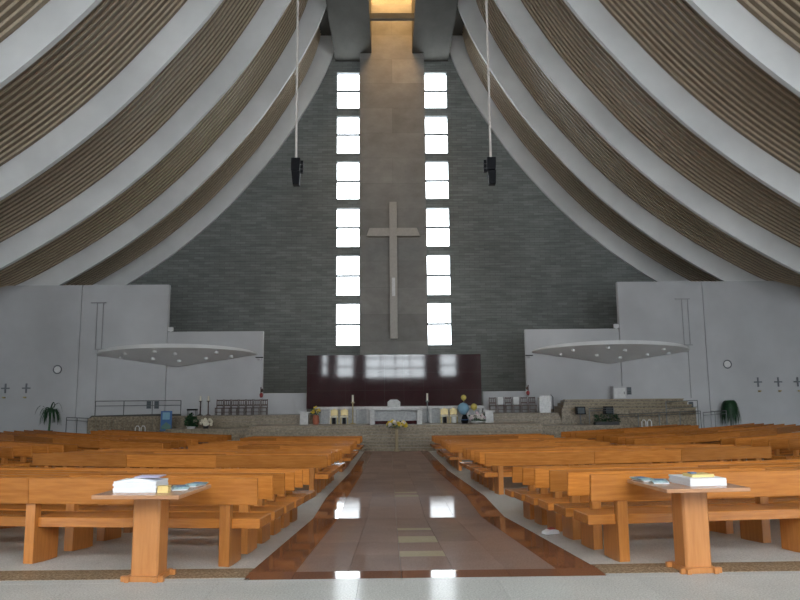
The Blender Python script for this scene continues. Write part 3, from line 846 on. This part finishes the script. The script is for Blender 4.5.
def bouquet(name, label, loc, pot, potmat, w, h, cols, seed, n=26, cat='flowers'):
    t = thing(name, label, cat, loc)
    MB().lathe(pot, n=14).build('vase', potmat, t, smooth=False)
    rnd = random.Random(seed); ms = {c: MB() for c in cols}; lf = MB(); zt = pot[-1][1]
    for i in range(n):
        a = rnd.uniform(0, 6.28); q = math.sqrt(rnd.random())*w
        ms[rnd.choice(cols)].ball((q*math.cos(a), q*math.sin(a)*.7, zt+.05+h*rnd.uniform(.3, 1)*(1-.6*(q/w)**2)), w*.2, 6, 4)
    for i in range(n*2):
        a = rnd.uniform(0, 6.28); q = math.sqrt(rnd.random())*w*1.1; c = Vector((q*math.cos(a), q*math.sin(a)*.7, zt+h*rnd.uniform(.0, .8)))
        d = Vector((rnd.uniform(-.1, .1), rnd.uniform(-.1, .1), rnd.uniform(-.05, .1))); e = Vector((-d.y*.4, d.x*.4, .03)); lf.add([c-d, c+e, c+d, c-e], [(0, 1, 2, 3)])
    for c in cols: ms[c].build('blossoms', c, t)
    lf.build('leaves', 'leaf_green', t)
bouquet('flower_stand', 'yellow flowers on a slim tan pedestal before the altar steps', (0, 38.25, fz(0, 38.25)+.0), [(.17, 0), (.15, .05), (.085, .12), (.08, 1.15), (.2, 1.22)], 'tan_granite', .5, .34, ['yellow_petal', 'white_petal'], 12, 34)
bouquet('flower_vase', 'tall terracotta vase of yellow flowers beside the white pedestal', (-4.72, 43.2, MID), [(.15, 0), (.2, .15), (.17, .5), (.13, .55)], 'terracotta', .3, .45, ['yellow_petal'], 21, 16)
for x, s_ in ((-5.42, 1), (5.55, 2)):
    p = thing('marble_pedestal', 'square white marble pedestal beside the %s' % {1: 'terracotta vase', 2: 'flower cushion'}[s_], 'pedestal', (x, 43.4, MID), 0, 'marble pedestals')
    MB().box(-.25, .25, -.2, .2, 0, .66).build('shaft', 'white_marble', p); MB().box(-.36, .36, -.26, .26, .66, .74).build('cap', 'white_marble', p)
# candle stands
def candle(x, y, z, h, label, mat='gold', grp=None):
    t = thing('candle_stand', label, 'candle stand', (x, y, z), 0, grp)
    MB().lathe([(.17, 0), (.17, .03), (.04, .08), (.03, h*.5), (.055, h*.52), (.03, h*.55), (.03, h*.86), (.12, h*.9), (.12, h*.92)], n=10).build('stand', mat, t)
    MB().lathe([(.055, 0), (.055, h*.3)], (0, 0, h*.92), 10).build('candle', 'candle_wax', t)
candle(-2.55, 43.3, MID, 1.4, 'tall gold paschal candle stand left of the altar'.replace('left of the altar', 'beside the marble ledge'))
candle(1.9, 43.5, MID, 1.45, 'thin grey processional stand rising between altar and balloons', 'rail_metal')
for x in (-12.35, -11.85): candle(x, 46.3, STG, 1.0, 'dark candle stand nearer to the %s' % ('dark stool by the ramp' if x < -12 else 'row of dark chairs'), 'dark_chair_wood', 'dark candle stands')
# small gold figures and stools
for i, (x, lab, grp) in enumerate(((-3.65, 'gold framed seat nearer to the terracotta vase', 'gold seats'), (-3.05, 'gold framed seat nearer to the tall gold candle', 'gold seats'), (2.9, 'gold framed seat with black front cloth near the balloons', 'gold seats by balloons'), (3.45, 'gold framed seat with white front cloth near the balloons', 'gold seats by balloons'))):
    t = thing('server_seat', lab, 'seat', (x, 43.3, MID), 0, grp)
    for a in (-.2, .2):
        MB().box(a-.02, a+.02, -.18, -.14, 0, .4).build('leg', 'gold', t); MB().box(a-.02, a+.02, .14, .18, 0, .85).build('back_post', 'gold', t)
    MB().box(-.22, .22, -.19, .13, .4, .46).build('seat', 'candle_wax', t); MB().prism([(-.18, .5), (.18, .5), (.18, .8), (0, .93), (-.18, .8)], 'y', .145, .175).build('backrest', 'gold', t)
    MB().box(-.1, .1, -.2, -.15, .02, .38).build('front_cloth', 'black_plastic' if i in (0, 1, 2) else 'cloth_white', t)
# balloons
def balloon(x, y, z, r, mat, label, rl=.25):
    t = thing('balloon', label, 'balloon', (x, y, z))
    MB().lathe([(.02, -1.12*r), (.05*r, -1.05*r), (.45*r, -.85*r), (.8*r, -.5*r), (r, 0), (.85*r, .5*r), (.5*r, .85*r), (.03, r)], n=16).build('envelope', mat, t, smooth=True)
    MB().lathe([(.05, -1.2*r), (.02, -1.12*r)], n=8).build('knot', mat, t)
    MB().tube([(0, 0, -1.2*r), (.02, 0, -1.2*r-rl)], .008, 5).build('ribbon', 'paper', t)
balloon(4.0, 43.0, 1.18, .36, 'balloon_blue', 'round pale blue balloon beside the marble pedestal')
balloon(4.02, 42.9, 1.82, .17, 'balloon_yellow', 'small yellow balloon on top of the blue balloon', .03)
balloon(4.62, 42.9, 1.28, .2, 'balloon_yellow', 'small yellow balloon above the pink flower cushion')
bouquet('flower_cushion', 'white and pink flower cushion on the platform under the balloons', (4.75, 42.45, MID), [(.3, 0), (.42, .08), (.42, .14)], 'white_marble', .45, .42, ['white_petal', 'balloon_pink'], 33, 40)
bl = thing('dark_vase', 'dark blue vase standing between gold seat and flower cushion', 'vase', (4.0, 42.3, MID))
MB().lathe([(.16, 0), (.22, .15), (.16, .4), (.1, .48), (.14, .52)], n=14).build('body', 'black_plastic', bl); MB().lathe([(.2, .2), (.225, .22), (.2, .25)], n=14).build('band', 'blue_print', bl)
# blue banner stand
bn2 = thing('banner_stand', 'blue printed banner standing in front of the stone ramp', 'banner', (-13.62, 43.5, fz(-13.62, 43.5)))
pp = MB().box(-.33, .33, 0, .03, .8, 1.95).build('print_panel', 'blue_print', bn2)
MB().box(-.22, .2, -.012, 0, 1.45, 1.87).build('print_sky', 'blue_light_print', pp)
MB().prism([(-.28, .87), (.28, .87), (.28, 1.1), (.0, 1.3), (-.28, 1.05)], 'y', -.012, 0).build('print_hill', 'green_print', pp)
for x in (-.3, .3): MB().box(x-.02, x+.02, .03, .06, 0, 1.95).build('leg', 'rail_metal', bn2)
MB().box(-.36, .36, -.15, .2, 0, .03).build('foot', 'rail_metal', bn2)
st = thing('side_stool', 'dark stool with pale cushion on the platform end by the ramp', 'stool', (-12.85, 46.3, STG))
MB().box(-.3, .3, -.2, .2, .32, .42).build('seat', 'black_plastic', st)
for x in (-.26, .26):
    for y in (-.16, .16): MB().box(x-.02, x+.02, y-.02, y+.02, 0, .32).build('leg', 'rail_metal', st)
